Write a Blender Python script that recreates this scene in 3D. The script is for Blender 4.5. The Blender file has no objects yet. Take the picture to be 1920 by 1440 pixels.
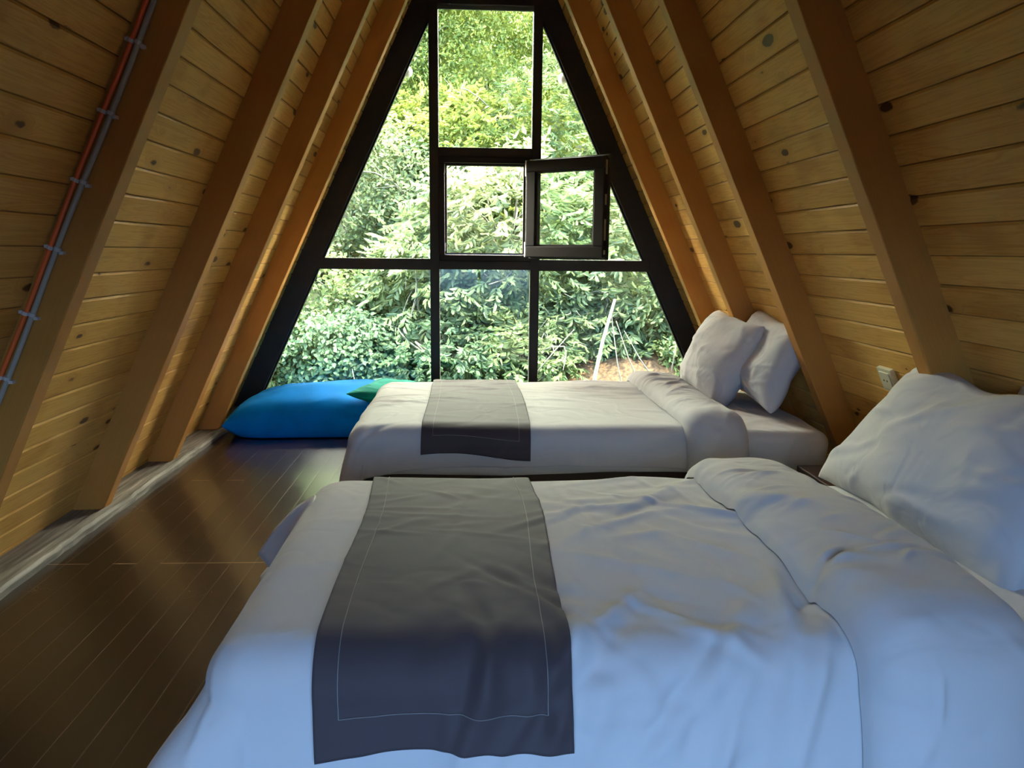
import bpy, math, random
import numpy as np
from mathutils import Vector, Matrix
random.seed(7)
rng = np.random.default_rng(11)
sc = bpy.context.scene
col = sc.collection

# ------------------------------------------------------------------ camera
W, H = 1920, 1440
F_PX, PITCH, YAW, ROLL = 1416.55, 0.17325, 0.05127, 0.01035
EYE = 1.0                                             # eye height above the loft floor
cam_data = bpy.data.cameras.new('camera')
cam = bpy.data.objects.new('camera', cam_data); col.objects.link(cam)
cam_data.sensor_width = 36.0
cam_data.lens = F_PX / W * 36.0
cam_data.clip_start = 0.02
cy, sy, cp, sp, cr, sr = math.cos(YAW), math.sin(YAW), math.cos(PITCH), math.sin(PITCH), math.cos(ROLL), math.sin(ROLL)
Fw = Vector((sy*cp, cy*cp, -sp)); Rt = Vector((cy, -sy, 0)); Up = Rt.cross(Fw)
R2 = Rt*cr + Up*sr; U2 = Up*cr - Rt*sr
M = Matrix(((R2.x, U2.x, -Fw.x), (R2.y, U2.y, -Fw.y), (R2.z, U2.z, -Fw.z))).to_4x4()
M.translation = Vector((-0.06796, 0.0, EYE))
cam.matrix_world = M
sc.camera = cam

# ------------------------------------------------------------------ colour management
sc.view_settings.view_transform = 'Standard'
sc.view_settings.look = 'None'
sc.view_settings.exposure = 0.0
sc.view_settings.gamma = 1.0
sc.view_settings.use_curve_mapping = False
sc.cycles.use_denoising = True
sc.cycles.max_bounces = 10
sc.cycles.diffuse_bounces = 6
sc.cycles.glossy_bounces = 4
sc.cycles.transmission_bounces = 6
sc.cycles.transparent_max_bounces = 12
sc.cycles.sample_clamp_indirect = 20.0
sc.cycles.caustics_reflective = False
sc.cycles.caustics_refractive = False

# ------------------------------------------------------------------ daylight
SKY_FRONT = (1.0, 0.95, 0.78)       # hazy bright sky above the hillside
SKY_BACK = (0.30, 0.56, 1.0)        # open blue sky behind the cabin
SKY_GAIN_F, SKY_GAIN_B = 95.0, 12.0
w = bpy.data.worlds.new('sky'); sc.world = w; w.use_nodes = True
nt = w.node_tree; nt.nodes.clear()
out = nt.nodes.new('ShaderNodeOutputWorld'); bg = nt.nodes.new('ShaderNodeBackground')
tc = nt.nodes.new('ShaderNodeTexCoord'); sep = nt.nodes.new('ShaderNodeSeparateXYZ')
nt.links.new(tc.outputs['Generated'], sep.inputs[0])
mr = nt.nodes.new('ShaderNodeMapRange'); mr.inputs[1].default_value = -0.5; mr.inputs[2].default_value = 0.5
nt.links.new(sep.outputs[1], mr.inputs[0])
mx = nt.nodes.new('ShaderNodeMix'); mx.data_type = 'RGBA'
nt.links.new(mr.outputs[0], mx.inputs[0])
mx.inputs[6].default_value = tuple(c*SKY_GAIN_B for c in SKY_BACK) + (1,)
mx.inputs[7].default_value = tuple(c*SKY_GAIN_F for c in SKY_FRONT) + (1,)
mz = nt.nodes.new('ShaderNodeMapRange'); mz.inputs[1].default_value = -0.06; mz.inputs[2].default_value = 0.06
mz.inputs[3].default_value = 0.06; mz.inputs[4].default_value = 1.0
nt.links.new(sep.outputs[2], mz.inputs[0])
nt.links.new(mx.outputs[2], bg.inputs['Color']); nt.links.new(mz.outputs[0], bg.inputs['Strength'])
nt.links.new(bg.outputs[0], out.inputs[0])

sun_d = bpy.data.lights.new('sun', 'SUN'); sun_d.energy = 24.0; sun_d.angle = math.radians(2.0)
sun_d.color = (1.0, 0.93, 0.74)
sun = bpy.data.objects.new('sun', sun_d); col.objects.link(sun)
sun_dir = Vector((-0.62, 0.28, -0.90))                # travels from the right and slightly from behind the cabin
sun.rotation_euler = sun_dir.to_track_quat('-Z', 'Y').to_euler()
sun.location = (8, -4, 12)

def portal(name, loc, rot, sx, sz):
    d = bpy.data.lights.new(name, 'AREA'); d.shape = 'RECTANGLE'; d.size = sx; d.size_y = sz
    d.cycles.is_portal = True
    o = bpy.data.objects.new(name, d); col.objects.link(o); o.location = loc; o.rotation_euler = rot
portal('window_portal_front', (0, 4.95, 1.25), (math.radians(-90), 0, 0), 3.2, 2.7)
portal('window_portal_back', (0, -0.56, 0.63), (math.radians(90), 0, 0), 1.45, 1.2)

# ------------------------------------------------------------------ constants from the photograph
SL = 0.47318                       # dx/dz of the roof slopes
AR, AP, AG = 1.00885, 1.120, 0.983 # half widths at eye height: rafter faces, planks, glass edge
YW = 4.77                          # window plane
YB = -0.45                         # back gable
YR = [0.27, 1.07, 1.94323, 2.81633, 3.4813, 4.1333]
NRM = math.cos(math.atan(SL))
def xs(a, z): return a - SL*(z - EYE)

# ------------------------------------------------------------------ helpers
def new_obj(name, verts, faces, mat=None, parent=None, smooth=False):
    me = bpy.data.meshes.new(name)
    me.from_pydata([tuple(v) for v in verts], [], faces)
    me.update()
    o = bpy.data.objects.new(name, me); col.objects.link(o)
    if mat: me.materials.append(mat)
    if parent: o.parent = parent
    if smooth: me.polygons.foreach_set('use_smooth', [True]*len(me.polygons))
    return o
def tag(o, label=None, cat=None, group=None, kind=None):
    if label: o['label'] = label
    if cat: o['category'] = cat
    if group: o['group'] = group
    if kind: o['kind'] = kind
    return o
def empty(name, loc=(0, 0, 0)):
    o = bpy.data.objects.new(name, None); o.location = loc; col.objects.link(o); o.empty_display_size = .1
    return o
class MB:
    def __init__(s): s.v = []; s.f = []
    def hexa(s, c):                       # 8 corners: bottom ring 0-3, top ring 4-7
        b = len(s.v); s.v += [tuple(x) for x in c]
        s.f += [tuple(b+i for i in q) for q in ((3,2,1,0),(4,5,6,7),(0,1,5,4),(1,2,6,5),(2,3,7,6),(3,0,4,7))]
    def box(s, x0, x1, y0, y1, z0, z1):
        s.hexa([(x0,y0,z0),(x1,y0,z0),(x1,y1,z0),(x0,y1,z0),(x0,y0,z1),(x1,y0,z1),(x1,y1,z1),(x0,y1,z1)])
    def prism_xz(s, poly, y0, y1):        # polygon in xz, counter-clockwise seen from -y
        n = len(poly); b = len(s.v)
        s.v += [(x, y0, z) for x, z in poly] + [(x, y1, z) for x, z in poly]
        s.f.append(tuple(b+i for i in range(n))); s.f.append(tuple(b+n+i for i in reversed(range(n))))
        for i in range(n):
            j = (i+1) % n; s.f.append((b+j, b+i, b+n+i, b+n+j))
    def tube(s, pts, r, n=8, r2=None):
        pts = [Vector(p) for p in pts]; b0 = len(s.v); m = len(pts)
        for i, p in enumerate(pts):
            t = (pts[min(i+1, m-1)] - pts[max(i-1, 0)]).normalized()
            a = t.orthogonal().normalized() if i == 0 else (a - t*a.dot(t)).normalized()
            c = t.cross(a); rr = r if r2 is None else r + (r2-r)*i/(m-1)
            for k in range(n):
                an = 2*math.pi*k/n
                s.v.append(tuple(p + a*math.cos(an)*rr + c*math.sin(an)*rr))
        for i in range(m-1):
            for k in range(n):
                k2 = (k+1) % n
                s.f.append((b0+i*n+k, b0+i*n+k2, b0+(i+1)*n+k2, b0+(i+1)*n+k))
        s.f.append(tuple(b0+k for k in reversed(range(n)))); s.f.append(tuple(b0+(m-1)*n+k for k in range(n)))
    def sphere(s, c, r, n=14):
        b = len(s.v); c = Vector(c); r = Vector(r) if hasattr(r, '__len__') else Vector((r, r, r))
        for i in range(1, n):
            for k in range(2*n):
                th = math.pi*i/n; ph = math.pi*k/n
                s.v.append((c.x+r.x*math.sin(th)*math.cos(ph), c.y+r.y*math.sin(th)*math.sin(ph), c.z+r.z*math.cos(th)))
        m = 2*n
        for i in range(n-2):
            for k in range(m):
                k2 = (k+1) % m; s.f.append((b+i*m+k, b+(i+1)*m+k, b+(i+1)*m+k2, b+i*m+k2))
        s.v += [(c.x, c.y, c.z+r.z), (c.x, c.y, c.z-r.z)]; t = len(s.v)-2
        for k in range(m):
            k2 = (k+1) % m; s.f.append((t, b+k, b+k2)); s.f.append((t+1, b+(n-2)*m+k2, b+(n-2)*m+k))
    def build(s, name, mat, parent=None, bevel=0, smooth=False):
        o = new_obj(name, s.v, s.f, mat, parent, smooth)
        if bevel:
            m = o.modifiers.new('bevel', 'BEVEL'); m.width = bevel; m.segments = 2; m.limit_method = 'ANGLE'
        return o

def attr(o, name, values, domain='POINT'):
    a = o.data.attributes.new(name, 'FLOAT', domain); a.data.foreach_set('value', np.asarray(values, dtype=np.float32))

# ------------------------------------------------------------------ materials
def mat(name):
    m = bpy.data.materials.new(name); m.use_nodes = True
    nt = m.node_tree; b = nt.nodes['Principled BSDF']
    return m, nt, b
class N:                                   # tiny node-writing helper
    def __init__(s, nt): s.nt = nt
    def __call__(s, typ, **kw):
        n = s.nt.nodes.new(typ)
        for k, v in kw.items():
            if k.startswith('i_'): n.inputs[int(k[2:])].default_value = v
            else: setattr(n, k, v)
        return n
    def l(s, a, b): s.nt.links.new(a, b)
    def math(s, op, a, b=None, c=None, clamp=False):
        n = s.nt.nodes.new('ShaderNodeMath'); n.operation = op; n.use_clamp = clamp
        for i, x in enumerate((a, b, c)):
            if x is None: continue
            if isinstance(x, (int, float)): n.inputs[i].default_value = x
            else: s.nt.links.new(x, n.inputs[i])
        return n.outputs[0]
    def mix(s, f, a, b, mode='MIX'):
        n = s.nt.nodes.new('ShaderNodeMix'); n.data_type = 'RGBA'; n.blend_type = mode
        for i, x in ((0, f), (6, a), (7, b)):
            if isinstance(x, (int, float)): n.inputs[i].default_value = x
            elif isinstance(x, tuple): n.inputs[i].default_value = x + (1,) if len(x) == 3 else x
            else: s.nt.links.new(x, n.inputs[i])
        return n.outputs[2]
    def ramp(s, f, stops):
        n = s.nt.nodes.new('ShaderNodeValToRGB'); e = n.color_ramp.elements
        while len(e) < len(stops): e.new(0.5)
        for el, (p, c) in zip(e, stops): el.position = p; el.color = tuple(c) + (1,)
        s.nt.links.new(f, n.inputs[0]); return n.outputs[0]
    def maprange(s, v, a, b, c=0.0, d=1.0, smooth=True):
        n = s.nt.nodes.new('ShaderNodeMapRange'); n.interpolation_type = 'SMOOTHSTEP' if smooth else 'LINEAR'
        s.nt.links.new(v, n.inputs[0])
        for i, x in enumerate((a, b, c, d)): n.inputs[i+1].default_value = x
        return n.outputs[0]

def wood(name, light, dark, knot, rough=0.5, knot_scale=(4.6, 11.5), knot_share=0.34, use_board=True, grain=1.0, bump=0.15, coat=0.0):
    """pine with grain running along Y; coordinates: y along the board, 'across' attribute over it"""
    m, nt, b = mat(name); n = N(nt)
    a_ac = n('ShaderNodeAttribute', attribute_name='across').outputs['Fac']
    a_al = n('ShaderNodeAttribute', attribute_name='along').outputs['Fac']
    a_rd = n('ShaderNodeAttribute', attribute_name='board').outputs['Fac']
    off = n.math('MULTIPLY', a_rd, 37.0)
    # warped coordinates
    cx = n('ShaderNodeCombineXYZ'); n.l(a_al, cx.inputs[0]); n.l(a_ac, cx.inputs[1]); n.l(off, cx.inputs[2])
    # knots
    kx = n('ShaderNodeCombineXYZ'); n.l(n.math('MULTIPLY', a_al, knot_scale[0]), kx.inputs[0]); n.l(n.math('MULTIPLY', a_ac, knot_scale[1]), kx.inputs[1]); n.l(off, kx.inputs[2])
    vo = n('ShaderNodeTexVoronoi', voronoi_dimensions='3D'); vo.inputs['Scale'].default_value = 1.0; n.l(kx.outputs[0], vo.inputs['Vector'])
    kc = n('ShaderNodeSeparateColor'); n.l(vo.outputs['Color'], kc.inputs[0])
    # size of the knot depends on its random number; below the share there is none
    ks = n.maprange(kc.outputs[0], knot_share, 1.0, 0.0, 0.21, smooth=False)
    nz = n('ShaderNodeTexNoise'); nz.inputs['Scale'].default_value = 60.0; n.l(cx.outputs[0], nz.inputs['Vector'])
    dist = n.math('ADD', vo.outputs['Distance'], n.math('MULTIPLY', n.math('SUBTRACT', nz.outputs['Fac'], 0.5), 0.06))
    rel = n.math('SUBTRACT', ks, dist)
    kmask = n.maprange(rel, -0.015, 0.03)
    halo = n.maprange(rel, -0.22, 0.0)
    has = n.math('GREATER_THAN', kc.outputs[0], knot_share)
    kmask = n.math('MULTIPLY', kmask, has); halo = n.math('MULTIPLY', halo, has)
    # grain, bending round the knots
    gx = n('ShaderNodeCombineXYZ')
    n.l(n.math('MULTIPLY', a_al, 1.1), gx.inputs[0])
    n.l(n.math('ADD', n.math('MULTIPLY', a_ac, 26.0), n.math('MULTIPLY', halo, 1.4)), gx.inputs[1]); n.l(off, gx.inputs[2])
    g1 = n('ShaderNodeTexNoise'); g1.inputs['Scale'].default_value = 1.3; g1.inputs['Detail'].default_value = 3.0; g1.inputs['Distortion'].default_value = 0.6
    n.l(gx.outputs[0], g1.inputs['Vector'])
    rings = n.math('FRACT', n.math('MULTIPLY', g1.outputs['Fac'], 9.0))
    rings = n.maprange(n.math('ABSOLUTE', n.math('SUBTRACT', rings, 0.5)), 0.15, 0.5)
    fx = n('ShaderNodeCombineXYZ'); n.l(n.math('MULTIPLY', a_al, 3.0), fx.inputs[0]); n.l(n.math('MULTIPLY', a_ac, 240.0), fx.inputs[1]); n.l(off, fx.inputs[2])
    g2 = n('ShaderNodeTexNoise'); g2.inputs['Scale'].default_value = 1.0; n.l(fx.outputs[0], g2.inputs['Vector'])
    t = n.math('ADD', n.math('MULTIPLY', rings, 0.30*grain), n.math('MULTIPLY', n.math('SUBTRACT', g2.outputs['Fac'], 0.5), 0.25*grain))
    t = n.math('ADD', t, n.math('MULTIPLY', n.math('FRACT', n.math('MULTIPLY', a_rd, 7.31)), 0.5))
    # broad stains
    st = n('ShaderNodeTexNoise'); st.inputs['Scale'].default_value = 3.5; n.l(cx.outputs[0], st.inputs['Vector'])
    t = n.math('ADD', t, n.maprange(st.outputs['Fac'], 0.50, 0.72, 0.0, 0.5), clamp=True)
    bw = n.math('FRACT', n.math('ADD', n.math('DIVIDE', a_ac, 0.0822), 100.0))
    groove = n.math('LESS_THAN', n.math('MINIMUM', bw, n.math('SUBTRACT', 1.0, bw)), 0.022) if use_board else None
    c = n.mix(t, light, dark)
    c = n.mix(n.math('MULTIPLY', halo, 0.35), c, dark)
    if use_board: c = n.mix(n.math('MULTIPLY', groove, 0.65), c, (0.16, 0.07, 0.02))
    c = n.mix(n.math('MULTIPLY', kmask, 0.88), c, knot)
    n.l(c, b.inputs['Base Color'])
    b.inputs['Roughness'].default_value = rough; b.inputs['Specular IOR Level'].default_value = 0.25
    if coat: b.inputs['Coat Weight'].default_value = coat; b.inputs['Coat Roughness'].default_value = 0.3
    bp = n('ShaderNodeBump'); bp.inputs['Strength'].default_value = bump; bp.inputs['Distance'].default_value = 0.002
    n.l(n.math('SUBTRACT', g2.outputs['Fac'], n.math('MULTIPLY', kmask, 1.5)), bp.inputs['Height']); n.l(bp.outputs[0], b.inputs['Normal'])
    return m

M_PLANK = wood('pine_planks', (0.76, 0.455, 0.12), (0.50, 0.24, 0.045), (0.05, 0.018, 0.005), rough=0.55)
M_RAFTER = wood('pine_rafters', (0.52, 0.245, 0.052), (0.42, 0.18, 0.034), (0.085, 0.035, 0.012), rough=0.5, knot_scale=(2.2, 9.0), knot_share=0.72, use_board=False, grain=0.6)

def simple(name, colr, rough=0.5, metal=0.0, noise=0.0, nscale=20, bump=0.0, sheen=0.0, bscale=200, spec=None):
    m, nt, b = mat(name); n = N(nt)
    tcn = n('ShaderNodeTexCoord')
    b.inputs['Roughness'].default_value = rough; b.inputs['Metallic'].default_value = metal
    if noise:
        z = n('ShaderNodeTexNoise'); z.inputs['Scale'].default_value = nscale; z.inputs['Detail'].default_value = 4
        n.l(tcn.outputs['Object'], z.inputs['Vector'])
        n.l(n.mix(n.maprange(z.outputs['Fac'], 0.3, 0.7), tuple(x*(1-noise) for x in colr), tuple(min(1, x*(1+noise)) for x in colr)), b.inputs['Base Color'])
    else: b.inputs['Base Color'].default_value = tuple(colr) + (1,)
    if bump:
        z2 = n('ShaderNodeTexNoise'); z2.inputs['Scale'].default_value = bscale; n.l(tcn.outputs['Object'], z2.inputs['Vector'])
        bp = n('ShaderNodeBump'); bp.inputs['Strength'].default_value = bump; bp.inputs['Distance'].default_value = 0.003
        n.l(z2.outputs['Fac'], bp.inputs['Height']); n.l(bp.outputs[0], b.inputs['Normal'])
    if spec is not None: b.inputs['Specular IOR Level'].default_value = spec
    if sheen:
        b.inputs['Sheen Weight'].default_value = sheen; b.inputs['Sheen Roughness'].default_value = 0.4
    return m

def cloth(name, colr, rough=0.85, sheen=0.15, wr=0.35, scale=5.0, weave=900, noise=0.0):
    m, nt, b = mat(name); n = N(nt)
    tcn = n('ShaderNodeTexCoord')
    b.inputs['Roughness'].default_value = rough; b.inputs['Sheen Weight'].default_value = sheen
    b.inputs['Specular IOR Level'].default_value = 0.25
    z = n('ShaderNodeTexNoise'); z.inputs['Scale'].default_value = scale; z.inputs['Detail'].default_value = 2; z.inputs['Distortion'].default_value = 0.5
    n.l(tcn.outputs['Object'], z.inputs['Vector'])
    if noise: n.l(n.mix(z.outputs['Fac'], tuple(x*(1-noise) for x in colr), tuple(min(1, x*(1+noise)) for x in colr)), b.inputs['Base Color'])
    else: b.inputs['Base Color'].default_value = tuple(colr) + (1,)
    # soft creases: ridged noise
    r = n.math('ABSOLUTE', n.math('SUBTRACT', z.outputs['Fac'], 0.5))
    r = n.maprange(r, 0.0, 0.10)
    wv = n('ShaderNodeTexNoise'); wv.inputs['Scale'].default_value = weave; n.l(tcn.outputs['Object'], wv.inputs['Vector'])
    h = n.math('ADD', n.math('MULTIPLY', r, 1.0), n.math('MULTIPLY', wv.outputs['Fac'], 0.05))
    bp = n('ShaderNodeBump'); bp.inputs['Strength'].default_value = wr; bp.inputs['Distance'].default_value = 0.006
    n.l(h, bp.inputs['Height']); n.l(bp.outputs[0], b.inputs['Normal'])
    return m
M_LINEN = cloth('white_cotton', (0.485, 0.48, 0.485), wr=0.22)
M_PILLOW = cloth('white_pillowcase', (0.485, 0.48, 0.485), wr=0.25, scale=7)
M_SHEET = cloth('white_sheet', (0.56, 0.55, 0.54), wr=0.3, scale=6)
M_RUNNER = cloth('charcoal_runner', (0.052, 0.039, 0.043), rough=0.7, sheen=0.10, wr=0.18, scale=4, noise=0.12)
M_STITCH = simple('pale_stitching', (0.17, 0.155, 0.15), 0.7)
M_BLUE = simple('blue_velvet', (0.0005, 0.20, 0.66), 0.9, noise=0.08, nscale=9, spec=0.08)
M_GREEN = simple('teal_velvet', (0.001, 0.22, 0.17), 0.85, noise=0.15, nscale=20, spec=0.15)
M_BLACK = simple('black_frame_paint', (0.012, 0.009, 0.007), 0.6, noise=0.3, nscale=14, bump=0.1)
M_SASH = simple('dark_brown_sash', (0.009, 0.007, 0.006), 0.55, spec=0.3)
M_METAL = simple('brushed_steel', (0.62, 0.60, 0.56), 0.35, metal=1.0)
M_DARKWOOD = simple('dark_walnut_stain', (0.028, 0.011, 0.006), 0.4, noise=0.35, nscale=12)
M_GLOBE = simple('white_glass_globe', (0.9, 0.9, 0.88), 0.25)
M_ORANGE = simple('orange_red_conduit', (0.80, 0.15, 0.03), 0.45)
M_GREYC = simple('grey_cable_sheath', (0.38, 0.35, 0.28), 0.5)
M_CLIP = simple('pale_plastic_clip', (0.55, 0.52, 0.50), 0.5)
M_SOCKET = simple('cream_plastic', (0.62, 0.60, 0.44), 0.4)
M_HOLE = simple('socket_hole', (0.02, 0.02, 0.02), 0.6)

def glass_mat():
    m = bpy.data.materials.new('window_glass'); m.use_nodes = True; nt = m.node_tree; nt.nodes.clear(); n = N(nt)
    o = n('ShaderNodeOutputMaterial'); tr = n('ShaderNodeBsdfTransparent'); gl = n('ShaderNodeBsdfGlossy')
    gl.inputs['Roughness'].default_value = 0.02; tr.inputs[0].default_value = (0.93, 0.98, 0.96, 1)
    fr = n('ShaderNodeFresnel'); fr.inputs[0].default_value = 1.45
    mx = n('ShaderNodeMixShader'); n.l(fr.outputs[0], mx.inputs[0]); n.l(tr.outputs[0], mx.inputs[1]); n.l(gl.outputs[0], mx.inputs[2])
    n.l(mx.outputs[0], o.inputs[0]); return m
M_GLASS = glass_mat()

def floor_mat():
    m, nt, b = mat('dark_varnished_boards'); n = N(nt)
    tcn = n('ShaderNodeTexCoord'); s = n('ShaderNodeSeparateXYZ'); n.l(tcn.outputs['Object'], s.inputs[0])
    BW = 0.075
    q = n.math('DIVIDE', n.math('ADD', s.outputs[0], 10.0), BW)
    idx = n.math('FLOOR', q); fr = n.math('FRACT', q)
    edge = n.math('MINIMUM', fr, n.math('SUBTRACT', 1.0, fr))
    wn = n('ShaderNodeTexWhiteNoise', noise_dimensions='1D'); n.l(idx, wn.inputs['W'])
    # butt joints: one row across the boards, staggered elsewhere
    yy = n.math('ADD', s.outputs[1], n.math('MULTIPLY', n.math('ROUND', wn.outputs['Value']), 0.9))
    jf = n.math('FRACT', n.math('DIVIDE', n.math('ADD', yy, 20.15), 1.8))
    joint = n.math('LESS_THAN', n.math('ABSOLUTE', n.math('SUBTRACT', jf, 0.5)), 0.0013)
    sv = n('ShaderNodeCombineXYZ'); n.l(n.math('MULTIPLY', s.outputs[0], 16.0), sv.inputs[0]); n.l(n.math('MULTIPLY', s.outputs[1], 1.4), sv.inputs[1]); n.l(idx, sv.inputs[2])
    g = n('ShaderNodeTexNoise'); g.inputs['Scale'].default_value = 2.0; g.inputs['Detail'].default_value = 5; n.l(sv.outputs[0], g.inputs['Vector'])
    # pale worn gaps, broken up
    wx = n('ShaderNodeCombineXYZ'); n.l(idx, wx.inputs[0]); n.l(n.math('MULTIPLY', s.outputs[1], 3.0), wx.inputs[1])
    gz = n('ShaderNodeTexNoise'); gz.inputs['Scale'].default_value = 1.0; gz.inputs['Detail'].default_value = 3; n.l(wx.outputs[0], gz.inputs['Vector'])
    gap = n.math('MULTIPLY', n.math('LESS_THAN', edge, 0.016), n.maprange(gz.outputs['Fac'], 0.42, 0.60))
    # fine scratches
    so = n('ShaderNodeTexNoise'); so.inputs['Scale'].default_value = 3.0; so.inputs['Detail'].default_value = 2; n.l(tcn.outputs['Object'], so.inputs['Vector'])
    wv = n('ShaderNodeTexVoronoi', feature='DISTANCE_TO_EDGE'); wv.inputs['Scale'].default_value = 17.0
    wd = n('ShaderNodeVectorMath', operation='ADD'); n.l(tcn.outputs['Object'], wd.inputs[0])
    dn = n('ShaderNodeTexNoise'); dn.inputs['Scale'].default_value = 9.0; n.l(tcn.outputs['Object'], dn.inputs['Vector'])
    dv = n('ShaderNodeVectorMath', operation='SCALE'); dv.inputs['Scale'].default_value = 0.25; n.l(dn.outputs['Color'], dv.inputs[0]); n.l(dv.outputs[0], wd.inputs[1])
    n.l(wd.outputs[0], wv.inputs['Vector'])
    scr = n.math('MULTIPLY', n.math('LESS_THAN', wv.outputs['Distance'], 0.006), n.maprange(so.outputs['Fac'], 0.56, 0.66))
    base = n.mix(g.outputs['Fac'], (0.013, 0.006, 0.0025), (0.026, 0.012, 0.0045))
    base = n.mix(n.math('MULTIPLY', wn.outputs['Value'], 0.4), base, (0.030, 0.014, 0.005))
    pale = n.math('MAXIMUM', n.math('MULTIPLY', gap, 0.33), n.math('MULTIPLY', scr, 0.45))
    base = n.mix(n.math('MAXIMUM', pale, n.math('MULTIPLY', joint, 0.8)), base, (0.33, 0.22, 0.13))
    n.l(base, b.inputs['Base Color'])
    b.inputs['Roughness'].default_value = 0.30
    b.inputs['Coat Weight'].default_value = 0.6; b.inputs['Coat Roughness'].default_value = 0.14
    b.inputs['Specular IOR Level'].default_value = 0.35
    bp = n('ShaderNodeBump'); bp.inputs['Strength'].default_value = 0.4; bp.inputs['Distance'].default_value = 0.001
    n.l(n.maprange(edge, 0.0, 0.05), bp.inputs['Height']); n.l(bp.outputs[0], b.inputs['Normal'])
    return m
M_FLOOR = floor_mat()

def grey_board():
    m, nt, b = mat('weathered_grey_board'); n = N(nt)
    tcn = n('ShaderNodeTexCoord'); s = n('ShaderNodeSeparateXYZ'); n.l(tcn.outputs['Object'], s.inputs[0])
    v = n('ShaderNodeCombineXYZ'); n.l(n.math('MULTIPLY', s.outputs[0], 30.0), v.inputs[0]); n.l(n.math('MULTIPLY', s.outputs[1], 2.0), v.inputs[1]); n.l(n.math('MULTIPLY', s.outputs[2], 30.0), v.inputs[2])
    g = n('ShaderNodeTexNoise'); g.inputs['Scale'].default_value = 1.6; g.inputs['Detail'].default_value = 6; g.inputs['Distortion'].default_value = 0.5; n.l(v.outputs[0], g.inputs['Vector'])
    n.l(n.ramp(g.outputs['Fac'], [(0.25, (0.055, 0.048, 0.036)), (0.5, (0.17, 0.155, 0.125)), (0.75, (0.34, 0.31, 0.26))]), b.inputs['Base Color'])
    b.inputs['Roughness'].default_value = 0.75
    bp = n('ShaderNodeBump'); bp.inputs['Strength'].default_value = 0.6; bp.inputs['Distance'].default_value = 0.004
    n.l(g.outputs['Fac'], bp.inputs['Height']); n.l(bp.outputs[0], b.inputs['Normal'])
    return m
M_GREY = grey_board()

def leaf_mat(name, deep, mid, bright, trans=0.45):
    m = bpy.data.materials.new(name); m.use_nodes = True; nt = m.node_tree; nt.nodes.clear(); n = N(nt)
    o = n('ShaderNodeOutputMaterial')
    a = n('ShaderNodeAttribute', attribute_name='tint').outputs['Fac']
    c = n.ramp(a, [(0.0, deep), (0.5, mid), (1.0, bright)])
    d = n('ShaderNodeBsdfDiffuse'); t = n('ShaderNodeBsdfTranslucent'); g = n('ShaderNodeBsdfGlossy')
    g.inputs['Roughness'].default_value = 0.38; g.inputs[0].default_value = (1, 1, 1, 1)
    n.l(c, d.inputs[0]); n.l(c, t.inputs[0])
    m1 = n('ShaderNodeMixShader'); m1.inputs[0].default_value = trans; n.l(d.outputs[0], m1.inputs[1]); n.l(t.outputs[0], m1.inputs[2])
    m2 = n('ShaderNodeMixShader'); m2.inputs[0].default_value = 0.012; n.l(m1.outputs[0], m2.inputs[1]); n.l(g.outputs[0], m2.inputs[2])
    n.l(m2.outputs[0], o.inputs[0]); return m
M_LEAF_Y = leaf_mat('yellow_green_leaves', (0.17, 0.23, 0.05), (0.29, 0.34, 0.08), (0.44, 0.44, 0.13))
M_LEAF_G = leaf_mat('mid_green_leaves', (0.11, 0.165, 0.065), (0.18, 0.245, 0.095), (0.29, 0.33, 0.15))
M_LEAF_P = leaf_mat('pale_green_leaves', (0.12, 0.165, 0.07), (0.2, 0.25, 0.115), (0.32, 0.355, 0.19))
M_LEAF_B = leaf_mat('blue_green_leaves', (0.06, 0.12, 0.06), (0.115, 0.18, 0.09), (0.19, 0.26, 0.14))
M_BARK = simple('pale_bark', (0.20, 0.17, 0.13), 0.9, noise=0.4, nscale=25, bump=0.4, bscale=40)
M_TWIG = simple('pale_twigs', (0.17, 0.155, 0.115), 0.85, noise=0.2, nscale=25)
M_HILL = simple('dark_hillside_earth', (0.035, 0.050, 0.020), 0.95, noise=0.5, nscale=1.5, bump=0.8, bscale=6)  # dark green ground colour, mottled by noise
M_LITTER = simple('brown_leaf_litter', (0.10, 0.052, 0.022), 0.95, noise=0.5, nscale=30, bump=0.6, bscale=60)

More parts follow.
